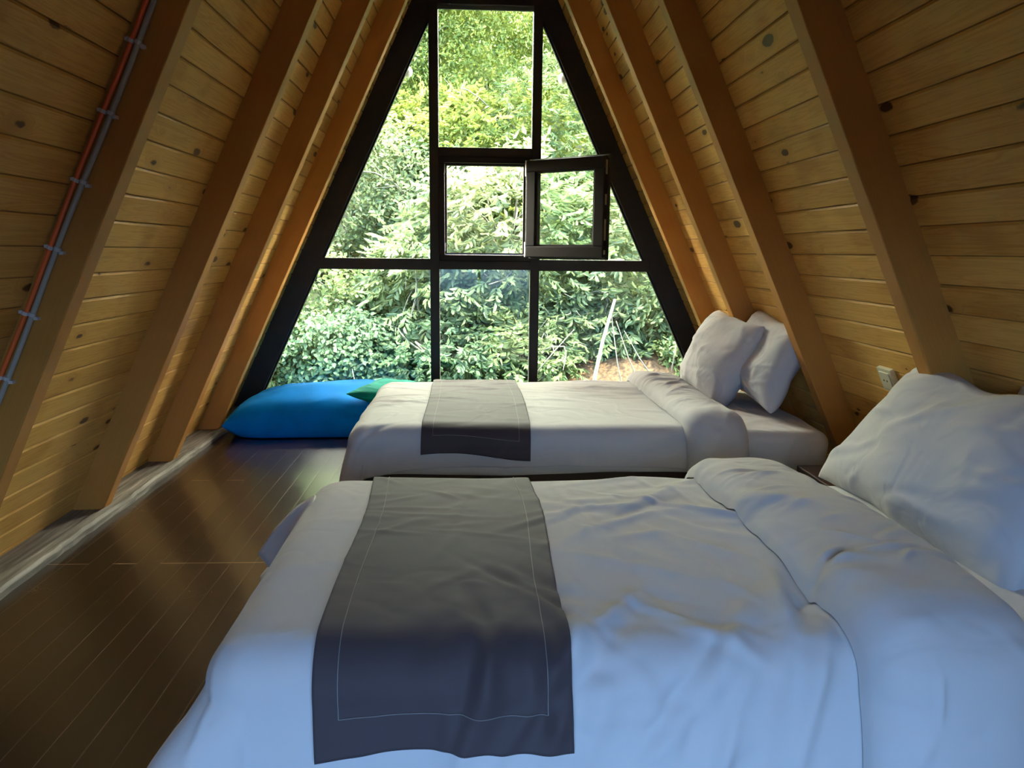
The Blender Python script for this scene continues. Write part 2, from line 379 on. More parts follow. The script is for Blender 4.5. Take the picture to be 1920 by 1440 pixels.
# ------------------------------------------------------------------ the room shell
PITCH_B = 0.0822                       # width of a wall plank along the slope
def slope_point(side, s, off):         # s along the slope measured from eye height upward, off = outward distance
    dirx, dirz = -SL*NRM, NRM          # going up: x shrinks
    x = AP + s*dirx + off*NRM; z = EYE + s*dirz + off*SL*NRM
    return side*x, z
def plank_wall(name, side, seed):
    r = random.Random(seed); V = []; Fc = []; ac = []; al = []; bd = []
    s_lo = -(1.0)/NRM - 0.05; s_hi = AP/(SL*NRM)
    k0 = math.floor(s_lo/PITCH_B); k1 = math.ceil(s_hi/PITCH_B)
    joints_all = [y+0.04 for y in YR]
    for k in range(k0, k1):
        a, b = max(k*PITCH_B, s_lo), min((k+1)*PITCH_B, s_hi)
        if b-a < 0.004: continue
        # board ends land behind rafters
        js = [YB-0.02]
        for j in joints_all:
            if r.random() < 0.42: js.append(j)
        js.append(YW+0.12)
        dep = r.uniform(-0.0012, 0.0012)
        for y0, y1 in zip(js, js[1:]):
            rnd = r.random()
            prof = [(a+0.0016, 0.006), (a+0.0016, 0.0022), (a+0.0045, dep), (b-0.0075, dep), (b-0.0012, 0.004), (b+0.0005, 0.006)]
            base = len(V); n = len(prof)
            for y in (y0+0.0005, y1-0.0005):
                for s, off in prof:
                    x, z = slope_point(side, s, off); V.append((x, y, z)); ac.append(s); al.append(y); bd.append(rnd)
            for i in range(n-1):
                q = (base+i, base+i+1, base+n+i+1, base+n+i)
                Fc.append(q if side < 0 else q[::-1])
    # outer sheathing so no light leaks through
    for s in (s_lo, s_hi):
        for y in (YB-0.02, YW+0.12):
            for off in (0.006, 0.10):
                x, z = slope_point(side, s, off); V.append((x, y, z)); ac.append(s); al.append(y); bd.append(0.5)
    b = len(V)-8
    i = lambda si, yi, oi: b + si*4 + yi*2 + oi
    for q in ((i(0,0,0), i(0,1,0), i(1,1,0), i(1,0,0)), (i(0,0,1), i(1,0,1), i(1,1,1), i(0,1,1)), (i(0,0,0), i(1,0,0), i(1,0,1), i(0,0,1)),
              (i(0,1,0), i(0,1,1), i(1,1,1), i(1,1,0)), (i(0,0,0), i(0,0,1), i(0,1,1), i(0,1,0)), (i(1,0,0), i(1,1,0), i(1,1,1), i(1,0,1))): Fc.append(q)
    o = new_obj(name, V, Fc, M_PLANK)
    attr(o, 'across', ac); attr(o, 'along', al); attr(o, 'board', bd)
    tag(o, kind='structure'); return o
plank_wall('wall_left', -1, 3)
plank_wall('wall_right', 1, 8)

mb = MB(); mb.box(-1.60, 1.60, YB-0.05, YW+0.10, -0.12, 0.0)
tag(mb.build('floor', M_FLOOR), kind='structure')

# grey weathered ledge boards along both eaves
for nm, s in (('trim_1', -1), ('trim_2', 1)):
    V = []; Fc = []; ys = np.arange(YB, YW+0.101, 0.05); r = random.Random(5 if s < 0 else 6)
    off = 0
    for y in ys:
        off = 0.8*off + r.uniform(-0.004, 0.004)
        xi = 1.428 + off
        prof = [(1.62, 0.0), (1.62, 0.020), (xi+0.060, 0.021), (xi+0.046, 0.017), (xi+0.040, 0.028), (xi+0.010, 0.030+off*0.3), (xi, 0.020), (xi, 0.0)]
        V += [(s*x, y, z) for x, z in prof]
    n = 8
    for i in range(len(ys)-1):
        for k in range(n):
            q = (i*n+k, i*n+(k+1) % n, (i+1)*n+(k+1) % n, (i+1)*n+k)
            Fc.append(q if s > 0 else q[::-1])
    Fc += [tuple(range(n)), tuple(reversed(range((len(ys)-1)*n, len(ys)*n)))]
    o = new_obj(nm, V, Fc, M_GREY); tag(o, kind='structure')

# ------------------------------------------------------------------ rafters: each a thing
def rafter(side, y, label):
    r = random.Random(int(y*1000)+side); wdt = 0.063
    s0 = -(EYE-0.018)/NRM; s1 = (AP-0.03)/(SL*NRM)
    V = []; ac = []; al = []; Fc = []
    nseg = 26; dpt = (AP-AR)*NRM
    for i in range(nseg+1):
        s = s0 + (s1-s0)*i/nseg
        for yy, off in ((y, -dpt), (y+wdt, -dpt), (y+wdt, 0.004), (y, 0.004)):
            ss = s
            if i == 0:                 # the foot is sawn level with the ledge
                ss = -(EYE-0.0205 + off*SL*NRM)/NRM
            x, z = slope_point(side, ss, off)
            V.append((x, yy, z)); al.append(ss); ac.append((yy-y) + (off+dpt)*1.0 + (0.2 if off > -0.05 else 0))
    for i in range(nseg):
        for k in range(4):
            q = (i*4+k, i*4+(k+1) % 4, (i+1)*4+(k+1) % 4, (i+1)*4+k)
            Fc.append(q if side > 0 else q[::-1])
    Fc += [(3, 2, 1, 0), tuple(nseg*4+k for k in range(4))]
    o = new_obj('rafter', V, Fc, M_RAFTER)
    # straight across-coordinates per vertex: distance round the section
    acv = []
    for i in range(nseg+1): acv += [0.0, 0.072, 0.175, 0.103]
    attr(o, 'across', acv); attr(o, 'along', al); attr(o, 'board', [r.random()]*len(V))
    m = o.modifiers.new('bevel', 'BEVEL'); m.width = 0.003; m.segments = 2; m.limit_method = 'ANGLE'; m.angle_limit = math.radians(50)
    tag(o, label, 'rafter', 'sloping pine rafters')
    return o
names_l = {5: 'pine rafter on the left slope, right next to the black window frame',
           4: 'pine rafter on the left slope, second from the black window frame',
           3: 'pine rafter on the left slope, third from the window, its foot on the grey ledge',
           2: 'nearest pine rafter on the left slope, carrying the orange conduit and grey cable'}
names_r = {5: 'pine rafter on the right slope, right next to the black window frame',
           4: 'pine rafter on the right slope rising behind the white pillows of the far bed',
           3: 'pine rafter on the right slope coming down between the two beds',
           2: 'nearest pine rafter on the right slope, rising behind the large near pillow'}
for i, y in enumerate(YR):
    rafter(-1, y, names_l.get(i, ('pine rafter at the left of the back opening', 'pine rafter on the left slope level with the front edge of the near bed')[min(i, 1)]))
    rafter(1, y, names_r.get(i, ('pine rafter at the right of the back opening', 'pine rafter on the right slope level with the front edge of the near bed')[min(i, 1)]))

# ------------------------------------------------------------------ gable ends
def gable_board(name, y0, y1, z0):
    z1 = EYE + (AP+0.02)/SL
    xa = xs(AP+0.01, z0)
    mbx = MB(); mbx.prism_xz([(-xa, z0), (xa, z0), (0, z1)], y0, y1)
    o = mbx.build(name, M_PLANK)
    v = [vv.co for vv in o.data.vertices]
    attr(o, 'across', [c.z for c in v]); attr(o, 'along', [c.x for c in v]); attr(o, 'board', [0.3]*len(v))
    tag(o, kind='structure'); return o
gable_board('wall_front', YW-0.02, YW+0.10, 2.50)
BZ0, BZ1, BX = 0.05, 1.22, 0.70          # opening behind the viewer
mbx = MB()
mbx.prism_xz([(-xs(AP+.01, BZ1), BZ1), (xs(AP+.01, BZ1), BZ1), (0, EYE+(AP+.01)/SL)], YB-0.10, YB)
mbx.box(-BX, BX, YB-0.10, YB, 0.0, BZ0)
for sd_ in (-1, 1):
    p_ = [(sd_*BX, 0.0), (sd_*xs(AP+.01, 0), 0.0), (sd_*xs(AP+.01, BZ1), BZ1), (sd_*BX, BZ1)]
    mbx.prism_xz(p_ if sd_ > 0 else p_[::-1], YB-0.10, YB)
o = mbx.build('wall_back', M_PLANK); v = [vv.co for vv in o.data.vertices]
attr(o, 'across', [c.z for c in v]); attr(o, 'along', [c.x for c in v]); attr(o, 'board', [0.3]*len(v)); tag(o, kind='structure')
mb = MB(); za, zb = 2.475, 2.56
mb.box(-xs(AR, zb)-0.02, xs(AR, zb)+0.02, YW-0.13, YW-0.03, za, zb)
o = mb.build('collar_beam', M_RAFTER)
v = [vv.co for vv in o.data.vertices]; attr(o, 'across', [c.z+c.y for c in v]); attr(o, 'along', [c.x for c in v]); attr(o, 'board', [0.7]*len(v))
tag(o, 'short horizontal pine beam right above the black window frame', 'beam')

# ------------------------------------------------------------------ window_1: black frame, panes and casement
WIN = empty('window_1', (0, YW, 0)); WIN['kind'] = 'structure'
def wpart(mbx, name, m, parent=WIN, bevel=0.003):
    for i, v in enumerate(mbx.v): mbx.v[i] = (v[0], v[1]-YW, v[2])
    return mbx.build(name, m, parent, bevel)
FD = (YW, YW+0.075)
ZTOP = 2.43; ZT1, ZT2 = 0.9528, 0.8837; MX, MI = 0.340, 0.284
def slant(side, a0, a1, z0, z1, y0, y1):
    p = [(side*xs(a0, z0), z0), (side*xs(a1, z0), z0), (side*xs(a1, z1), z1), (side*xs(a0, z1), z1)]
    if side < 0: p = p[::-1]
    m = MB(); m.prism_xz(p, y0, y1); return m
for s in (-1, 1):
    m = slant(s, AG, AP+0.01, 0.0, 2.52, *FD); wpart(m, 'slanted_frame', M_BLACK)
    m = slant(s, AG-0.012, AG, 0.05, 2.44, YW+0.022, YW+0.05); wpart(m, 'glazing_bead', M_SASH, bevel=0)
m = MB(); m.box(-xs(AG, 0)-.02, xs(AG, 0)+.02, FD[0], FD[1], 0.0, 0.06); wpart(m, 'bottom_rail', M_BLACK)
m = MB(); m.box(-xs(AP, 2.5), xs(AP, 2.5), FD[0]-0.004, FD[1], ZTOP, 2.52); wpart(m, 'top_rail', M_BLACK)
for s in (-1, 1):
    m = MB(); m.box(min(s*MI, s*MX), max(s*MI, s*MX), FD[0]-0.006, FD[1], 0.05, 2.44); wpart(m, 'mullion', M_BLACK)
    m = MB(); a, b = s*(MX-0.002), s*(xs(AG, 0.92)+0.02); m.box(min(a, b), max(a, b), FD[0]-0.002, FD[1], ZT2, ZT1); wpart(m, 'transom', M_BLACK)
m = MB(); m.box(-MI, MI, FD[0]-0.002, FD[1], 0.888, 0.942); wpart(m, 'transom', M_BLACK)
m = MB(); m.box(-MI, MI, FD[0]-0.002, FD[1], 1.563, 1.621); wpart(m, 'transom', M_BLACK)
# fixed frame of the casement
def ringframe(x0, x1, z0, z1, wl, y0, y1, mbx=None, wr=None):
    g = mbx or MB(); wr = wl if wr is None else wr
    g.box(x0, x1, y0, y1, z0, z0+wl); g.box(x0, x1, y0, y1, z1-wl, z1)
    g.box(x0, x0+wl, y0, y1, z0+wl, z1-wl); g.box(x1-wr, x1, y0, y1, z0+wl, z1-wl); return g
m = ringframe(-MI, MI, 0.942, 1.565, 0.036, YW-0.012, YW+0.06); wpart(m, 'casement_frame', M_SASH)
m = ringframe(-MI+.036, MI-.036, 0.978, 1.529, 0.013, YW+0.012, YW+0.05); wpart(m, 'rebate', M_BLACK, bevel=0)
m = MB()
for z0, z1 in ((1.47, 1.52), (1.0, 1.05)): m.box(-0.2485, -0.2445, YW-0.006, YW+0.008, z0, z1)
m.box(-0.247, 0.247, YW-0.0, YW+0.004, 0.981, 0.984)
wpart(m, 'strike_plate', M_METAL, bevel=0)
# glass panes, each thin but solid
def pane(poly):
    m = MB(); m.prism_xz(poly, YW+0.034, YW+0.040)
    return wpart(m, 'glass_pane', M_GLASS, bevel=0)
pane([(-MI, 0.055), (MI, 0.055), (MI, 0.89), (-MI, 0.89)])
pane([(-MI, 1.615), (MI, 1.615), (MI, ZTOP+.003), (-MI, ZTOP+.003)])
for s in (-1, 1):
    p = [(s*MX, 0.055), (s*xs(AG, 0.055), 0.055), (s*xs(AG, ZT2), ZT2), (s*MX, ZT2)]
    pane(p if s > 0 else p[::-1])
    zt = EYE + (AG-MX)/SL
    p = [(s*MX, ZT1), (s*xs(AG, ZT1), ZT1), (s*MX, zt)]
    pane(p if s > 0 else p[::-1])
# silver spacer seen at the head of the top pane
m = MB(); m.box(-MI, MI, YW+0.03, YW+0.045, ZTOP-0.018, ZTOP); wpart(m, 'pane_spacer', simple('dull_grey_spacer', (0.10, 0.12, 0.12), 0.5), bevel=0)
# open sash, hinged on the right mullion and swung into the room
SW, SH = 0.530, 0.572
sash = empty('casement_sash'); sash.parent = WIN; sash.location = (0.262, -0.055, 0.969)
ang = math.atan2(-0.325, 0.425); sash.rotation_euler = (0, 0, ang)
def spart(mbx, name, m, bevel=0.003): return mbx.build(name, m, sash, bevel)
m = ringframe(0, SW, 0, SH, 0.066, -0.028, 0.028); spart(m, 'sash_frame', M_SASH, 0.005)
m = ringframe(-0.0, SW+0.012, -0.010, SH+0.010, 0.020, 0.010, 0.030); spart(m, 'sash_lip', M_BLACK, 0.002)
m = ringframe(0.066, SW-0.066, 0.066, SH-0.066, 0.010, -0.016, 0.016); spart(m, 'glazing_bead', M_BLACK, 0.002)
m = MB(); m.box(0.07, SW-0.07, -0.003, 0.003, 0.07, SH-0.07); spart(m, 'glass_pane', M_GLASS, 0)
m = MB()
for z0, z1 in ((0.02, 0.045), (0.10, 0.22), (0.30, 0.36), (0.47, 0.55)): m.box(SW-0.0005, SW+0.0025, -0.012, 0.006, z0, z1)
spart(m, 'lock_strip', M_METAL, 0)
m = MB(); m.tube([(-0.004, -0.02, 0.0), (-0.004, -0.02, 0.09)], 0.007); spart(m, 'hinge', M_METAL, 0)
m = MB(); m.tube([(-0.004, -0.02, SH-0.09), (-0.004, -0.02, SH)], 0.007); spart(m, 'hinge', M_METAL, 0)
# back window frame (behind the viewer), open to the blue sky
BW_ = empty('window_2', (0, YB, 0)); BW_['kind'] = 'structure'
m = ringframe(-BX, BX, BZ0, BZ1, 0.045, YB-0.08, YB-0.02); m.box(-0.02, 0.02, YB-0.08, YB-0.02, BZ0+.045, BZ1-.045)
for i, v in enumerate(m.v): m.v[i] = (v[0], v[1]-YB, v[2])
m.build('window_frame', M_BLACK, BW_)

# small white globe lamps just outside the slanted frame
for (x, z), lab in (((-1.013, 0.995), 'small white globe lamp outside the left end of the transom'),
                    ((-0.478, 2.073), 'small white globe lamp outside high on the left slanted frame'),
                    ((0.481, 2.053), 'small white globe lamp outside high on the right slanted frame'),
                    ((1.025, 0.955), 'small white globe lamp outside the right end of the transom')):
    t = empty('globe_lamp', (x, YW+0.12, z)); tag(t, lab, 'lamp', 'white globe lamps along the outside of the frame')
    r = 0.034 if lab.find('right end') < 0 else 0.020
    g = MB(); g.sphere((0, 0, 0), r); g.build('globe', M_GLOBE, t, smooth=True)
    g = MB(); sgn = 1 if x > 0 else -1
    g.tube([(0, 0, 0), (sgn*0.05, 0, 0.02)], 0.012); g.box(sgn*0.05-0.015, sgn*0.05+0.015, -0.05, 0.02, 0.0, 0.04); g.build('lamp_holder', M_BLACK, t)

# ------------------------------------------------------------------ cloth helpers
def smoothnoise(shape_fn, seed, n_ridges, region, amp, length, width, dirs):
    """returns f(x, y): sum of soft ridges (creases) over the region"""
    r = np.random.default_rng(seed); R = []
    for _ in range(n_ridges):
        cx_, cy_ = r.uniform(region[0], region[1]), r.uniform(region[2], region[3])
        th = math.radians(r.normal(dirs[0], dirs[1]))
        R.append((cx_, cy_, math.cos(th), math.sin(th), r.uniform(*length), r.uniform(*width), r.uniform(0.4, 1.0)*amp*(1 if r.random() < .65 else -0.8), r.uniform(-3, 3)))
    def f(x, y):
        h = np.zeros_like(x)
        for cx_, cy_, c, s, L, wd, a, k in R:
            u = (x-cx_)*c + (y-cy_)*s; v = -(x-cx_)*s + (y-cy_)*c + k*u*u*0.25
            h = h + a*np.exp(-(v/wd)**2 - (u/L)**2*2.0)
        return h
    return f
def lownoise(seed, scale, n=14):
    r = np.random.default_rng(seed); P = r.uniform(0, 6.28, n); K = r.normal(0, scale, (n, 2))
    def f(x, y):
        return sum(np.sin(K[i, 0]*x + K[i, 1]*y + P[i]) for i in range(n))/n**.5
    return f

class Drape:
    """maps flat cloth coordinates to a sheet lying on a rectangle and hanging down its sides"""
    def __init__(s, x0, x1, y0, y1, top, r=0.07, flare=0.10, seed=1, crown=0.02, corner_flare=0.0, bulge=0.0, folds=0.010):
        s.x0, s.x1, s.y0, s.y1, s.top, s.r, s.flare, s.crown, s.cf, s.bulge, s.folds = x0, x1, y0, y1, top, r, flare, crown, corner_flare, bulge, folds
        s.ln = lownoise(seed, 4.0); s.ln2 = lownoise(seed+50, 17.0); s.creases = []
    def at(s, U, V, off=0.0):
        r = s.r
        ax0, ax1, ay0, ay1 = s.x0+r, s.x1-r, s.y0+r, s.y1-r
        bx = np.clip(U, ax0, ax1); by = np.clip(V, ay0, ay1)
        du, dv = U-bx, V-by
        d = np.hypot(du, dv); dd = np.where(d > 1e-9, d, 1)
        nx, ny = du/dd, dv/dd
        arc = r*math.pi/2
        a = np.clip(d/r, 0, math.pi/2)
        over = np.clip(d-arc, 0, None)
        corner = np.clip(np.abs(nx*ny)*2, 0, 1)
        fl = s.flare + s.cf*corner + 0.05*s.ln(bx*1.3, by*1.3)*(over > 0)
        hor = r*np.sin(a) + over*fl + s.bulge*np.sin(np.clip(over/0.25, 0, 1)*math.pi)
        # hanging folds
        tang = bx*1.0 + by*1.0 + np.arctan2(ny, nx)*0.25
        hor = hor + s.folds*np.clip(over/0.12, 0, 1)*s.ln2(tang, tang*0.3)
        ver = r*(1-np.cos(a)) + over*np.sqrt(np.clip(1-fl**2, 0.2, 1))
        inx = np.clip((bx-ax0)/(ax1-ax0+1e-9), 0, 1); iny = np.clip((by-ay0)/(ay1-ay0), 0, 1)
        cro = s.crown*(1-(2*iny-1)**2) * np.clip(inx*5+.3, 0, 1)
        z = s.top - ver + cro + 0.006*s.ln(bx, by)
        # normals for the thickness offset
        h = np.zeros_like(U)
        for c in s.creases: h = h + c(U, V)
        o = off + h
        nh = np.sin(a)*np.where(d > 0, 1, 0); nz = np.cos(a)
        X = bx + nx*hor + nx*nh*o; Y = by + ny*hor + ny*nh*o; Z = z + nz*o
        return X, Y, Z
def grid_obj(name, X, Y, Z, m, parent=None, thick=0.0):
    nu, nv = X.shape
    V = np.stack([X, Y, Z], -1).reshape(-1, 3)
    i, j = np.meshgrid(np.arange(nu-1), np.arange(nv-1), indexing='ij')
    a = (i*nv+j).ravel(); q = np.stack([a, a+nv, a+nv+1, a+1], 1)
    me = bpy.data.meshes.new(name)
    me.vertices.add(len(V)); me.vertices.foreach_set('co', V.ravel().astype(np.float32))
    me.loops.add(len(q)*4); me.loops.foreach_set('vertex_index', q.ravel().astype(np.int32))
    me.polygons.add(len(q)); me.polygons.foreach_set('loop_start', np.arange(0, len(q)*4, 4, dtype=np.int32))
    me.polygons.foreach_set('use_smooth', np.ones(len(q), dtype=bool))
    me.update(calc_edges=True); me.validate()
    o = bpy.data.objects.new(name, me); col.objects.link(o); me.materials.append(m)
    if parent: o.parent = parent
    if thick:
        mo = o.modifiers.new('thickness', 'SOLIDIFY'); mo.thickness = thick; mo.offset = -1
    return o

def make_bed(tagname, y0, y1, head, P):
    """platform base with legs, mattress under a fitted white sheet"""
    x0, x1 = P['x0']+0.03, head
    t = empty('bed', ((x0+x1)/2, (y0+y1)/2, 0)); tag(t, P['bed_label'], 'bed')
    cx_, cy_ = (x0+x1)/2, (y0+y1)/2
    def sub(mbx):
        for i, v in enumerate(mbx.v): mbx.v[i] = (v[0]-cx_, v[1]-cy_, v[2])
        return mbx
    m = MB(); m.box(x0+0.02, x1-0.03, y0+0.05, y1-0.05, 0.03, 0.195); sub(m).build('bed_base', M_DARKWOOD, t, 0.006)
    for xx in (x0+0.10, x1-0.14):
        for yy in (y0+0.09, y1-0.15):
            m = MB(); m.box(xx, xx+0.06, yy, yy+0.06, 0.0, 0.03); sub(m).build('leg', M_DARKWOOD, t)
    # mattress with the sheet's side: rounded block
    D = Drape(x0, x1, y0+0.02, y1-0.02, P['mtop'], r=0.05, flare=0.02, seed=P['seed']+3, crown=0.006, folds=0.006)
    D.creases = [smoothnoise(None, P['seed']+9, 26, (0.8, head+.2, y0-.2, y1), 0.006, (0.08, 0.22), (0.008, 0.02), (70, 35))]
    hang = P['mtop']-0.235
    U, V = np.meshgrid(np.linspace(x0-hang, x1+hang+0.02, 170), np.linspace(y0-hang, y1+hang, 110), indexing='ij')
    X, Y, Z = D.at(U, V)
    Z = np.maximum(Z, 0.195)
    grid_obj('mattress', X-cx_, Y-cy_, Z, M_SHEET, t, thick=0.01)
    m = MB(); m.box(x0+0.03, x1-0.03, y0+0.05, y1-0.05, 0.195, P['mtop']-0.06); sub(m).build('mattress_core', M_SHEET, t, 0.02)
    return t

def make_duvet(P, bedn):
    D = Drape(P['x0'], P['head']+0.5, P['y0'], P['y1'], P['top'], r=P['r'], flare=P['flare'], seed=P['seed'], crown=P['crown'], corner_flare=P['cf'], bulge=P['bulge'], folds=P['folds'])
    D.creases = P['creases']
    hn, hf, hb = P['hang_near'], P['hang_foot'], P['hang_far']
    U, V = np.meshgrid(np.linspace(P['x0']-hf, P['fold0']+0.04, 230), np.linspace(P['y0']-hn, P['y1']+hb, 230), indexing='ij')
    V = V + np.where(V < P['y0'], 1, 0)*P['hem'](U)*np.clip((P['y0']-V)/hn, 0, 1)
    X, Y, Z = D.at(U, V)
    Z = np.maximum(Z, 0.006)
    t = grid_obj('duvet', X, Y, Z, M_LINEN, None, thick=0.018)
    tag(t, P['duvet_label'], 'duvet')
    # folded-back band: a plump roll across the bed, following its sides down
    nu, nv = 70, 240
    su = np.linspace(-1, 1, nu); vv = np.linspace(P['y0']-hn, P['y1']+hb*0.9, nv)
    SU, VV = np.meshgrid(su, vv, indexing='ij')
    wv = lownoise(P['seed']+77, 5.0)
    mid = (P['fold0']+P['fold1'])/2 + P['fskew']*(VV-(P['y0']+P['y1'])/2) + 0.010*wv(VV, VV*0)
    half = (P['fold1']-P['fold0'])/2*(1+0.04*wv(VV*1.2, VV*0+3))
    prof = np.where(SU < 0, (1-np.abs(SU)**4)**0.55, (1-np.abs(SU)**2.6)**0.6)
    pc = smoothnoise(None, P['seed']+5, 60, (P['fold0'], P['fold1'], P['y0']-hn, P['y1']), 0.007, (0.03, 0.12), (0.006, 0.014), (15, 30))
    UU = mid + SU*half
    X, Y, Z = D.at(UU, VV, off=0.004 + prof*P['fthick']*(1+0.18*wv(VV*1.5, UU*2)) + pc(UU, VV)*(1-SU**4))
    Z = np.maximum(Z, 0.006)
    grid_obj('folded_band', X, Y, Z, M_LINEN, t)
    return t, D

def make_runner(D, x0, x1, y0, y1, hn, hb, label, wobble=0.012, seed=3, near_skew=0.0, skl=0.0, skr=0.0):
    ln = lownoise(seed, 6.0)
    U, V = np.meshgrid(np.linspace(0, 1, 90), np.linspace(y0-hn, y1+hb, 240), indexing='ij')
    tt = (V-(y0-hn))/(y1+hb-y0+hn)
    UX = x0 + (x1-x0)*U + 0.006*ln(V, V*0) + (1-tt)*(skl*(1-U)+skr*U)
    hemw = wobble*np.sin(U*4.2+0.4)*np.clip(1-tt*5, 0, 1) + near_skew*(U-.5)*np.clip(1-tt*5, 0, 1)
    V2 = V + hemw
    cr = smoothnoise(None, seed, 22, (x0, x1, y0-hn, y1), 0.0035, (0.05, 0.2), (0.008, 0.02), (20, 40))
    X, Y, Z = D.at(UX, V2, off=0.009+0.0015+np.abs(cr(UX, V2)))
    t = grid_obj('bed_runner', X, Y, Z, M_RUNNER, None, thick=0.0025)
    tag(t, label, 'bed runner')
    # stitched inset line
    ins = 0.042; m = MB()
    def strip(pu, pv, name='stitching'):
        pu = np.array(pu); pv = np.array(pv)
        t2 = (pv-(y0-hn))/(y1+hb-y0+hn)
        UXs = x0 + (x1-x0)*pu + 0.006*ln(pv, pv*0) + (1-t2)*(skl*(1-pu)+skr*pu)
        hw = wobble*np.sin(pu*4.2+0.4)*np.clip(1-t2*5, 0, 1) + near_skew*(pu-.5)*np.clip(1-t2*5, 0, 1)
        v2 = pv+hw
        x, y, z = D.at(UXs, v2, off=0.0118+np.abs(cr(UXs, v2)))
        m.tube(list(zip(x, y, z)), 0.0009, 4)
    f = ins/(x1-x0)
    vs = np.linspace(y0-hn+ins+0.02, y1+hb-0.05, 200)
    strip(np.full(200, f), vs); strip(np.full(200, 1-f), vs)
    strip(np.linspace(f, 1-f, 60), np.full(60, y0-hn+ins+0.02))
    m.build('stitching', M_STITCH, t)
    return t

# ---- far bed
far = dict(x0=-0.53, head=1.27, y0=2.65, y1=3.70, top=0.375, r=0.075, flare=0.04, seed=21, crown=0.012, cf=0.10, bulge=0.012, folds=0.008,
           hang_near=0.135, hang_foot=0.25, hang_far=0.20, fold0=0.70, fold1=0.94, fskew=-0.02, fthick=0.055, mtop=0.350,
           hem=lambda U: 0.03*np.sin((U+0.5)*2.2) - 0.035*np.clip(-(U+0.30)/0.25, 0, 1),
           creases=[smoothnoise(None, 4, 46, (-0.5, 0.75, 2.9, 3.75), 0.0055, (0.10, 0.35), (0.010, 0.022), (-8, 12)),
                    smoothnoise(None, 6, 18, (-0.8, -0.3, 2.5, 3.7), 0.007, (0.06, 0.2), (0.010, 0.02), (25, 35)),
                    smoothnoise(None, 8, 24, (-0.5, 0.7, 2.5, 2.62), 0.004, (0.04, 0.1), (0.006, 0.012), (60, 30))],
           bed_label='far single bed beside the window, with a low dark wooden base',
           duvet_label='white duvet spread on the far bed next to the window')
make_bed('far', far['y0'], far['y1'], 1.27, far)
dv, D2 = make_duvet(far, 'far')
make_runner(D2, -0.255, 0.140, far['y0'], far['y1'], 0.070, 0.12, 'dark brown bed runner laid across the far bed by the window', seed=5, near_skew=0.0)
# ---- near bed
near = dict(x0=-0.515, head=1.27, y0=1.11, y1=2.09, top=0.372, r=0.085, flare=0.10, seed=33, crown=0.010, cf=0.55, bulge=0.010, folds=0.010,
            hang_near=0.19, hang_foot=0.34, hang_far=0.22, fold0=0.55, fold1=0.86, fskew=-0.03, fthick=0.058, mtop=0.345,
            hem=lambda U: 0.02*np.sin((U+0.5)*3.0),
            creases=[smoothnoise(None, 24, 30, (-0.1, 0.6, 0.98, 1.34), 0.013, (0.10, 0.28), (0.012, 0.026), (72, 22)),
                     smoothnoise(None, 14, 40, (0.05, 0.62, 1.15, 1.9), 0.0075, (0.10, 0.30), (0.010, 0.024), (-42, 20)),
                     smoothnoise(None, 15, 16, (0.05, 0.6, 1.55, 2.02), 0.009, (0.12, 0.30), (0.014, 0.028), (24, 14)),
                     smoothnoise(None, 17, 24, (-0.6, 0.6, 0.85, 1.2), 0.006, (0.08, 0.22), (0.012, 0.03), (75, 30)),
                     smoothnoise(None, 16, 12, (-0.5, 0.1, 1.1, 2.0), 0.004, (0.08, 0.25), (0.015, 0.03), (10, 60))],
            bed_label='near single bed in the foreground, hidden under white bedding',
            duvet_label='large white duvet on the near bed in the foreground')
V = [(-0.485, 1.93, 0.366), (-0.535, 1.925, 0.335), (-0.585, 1.90, 0.285), (-0.628, 1.885, 0.222), (-0.590, 1.84, 0.205), (-0.555, 1.80, 0.190), (-0.505, 1.78, 0.26), (-0.480, 1.80, 0.335), (-0.548, 1.865, 0.285)]
flap = new_obj('turned_corner', V, [(i, (i+1) % 8, 8) for i in range(8)], M_LINEN, None, True)
mo = flap.modifiers.new('thickness', 'SOLIDIFY'); mo.thickness = 0.006
mo = flap.modifiers.new('soft', 'SUBSURF'); mo.levels = 2; mo.render_levels = 2; mo.subdivision_type = 'SIMPLE'
make_bed('near', near['y0'], near['y1'], 1.30, near)
dv, D1 = make_duvet(near, 'near')
flap.parent = dv
make_runner(D1, -0.345, 0.085, near['y0'], near['y1'], 0.125, 0.14, 'charcoal bed runner with stitched border hanging over the near bed', wobble=0.010, seed=9, near_skew=0.03, skl=0.03, skr=0.012)

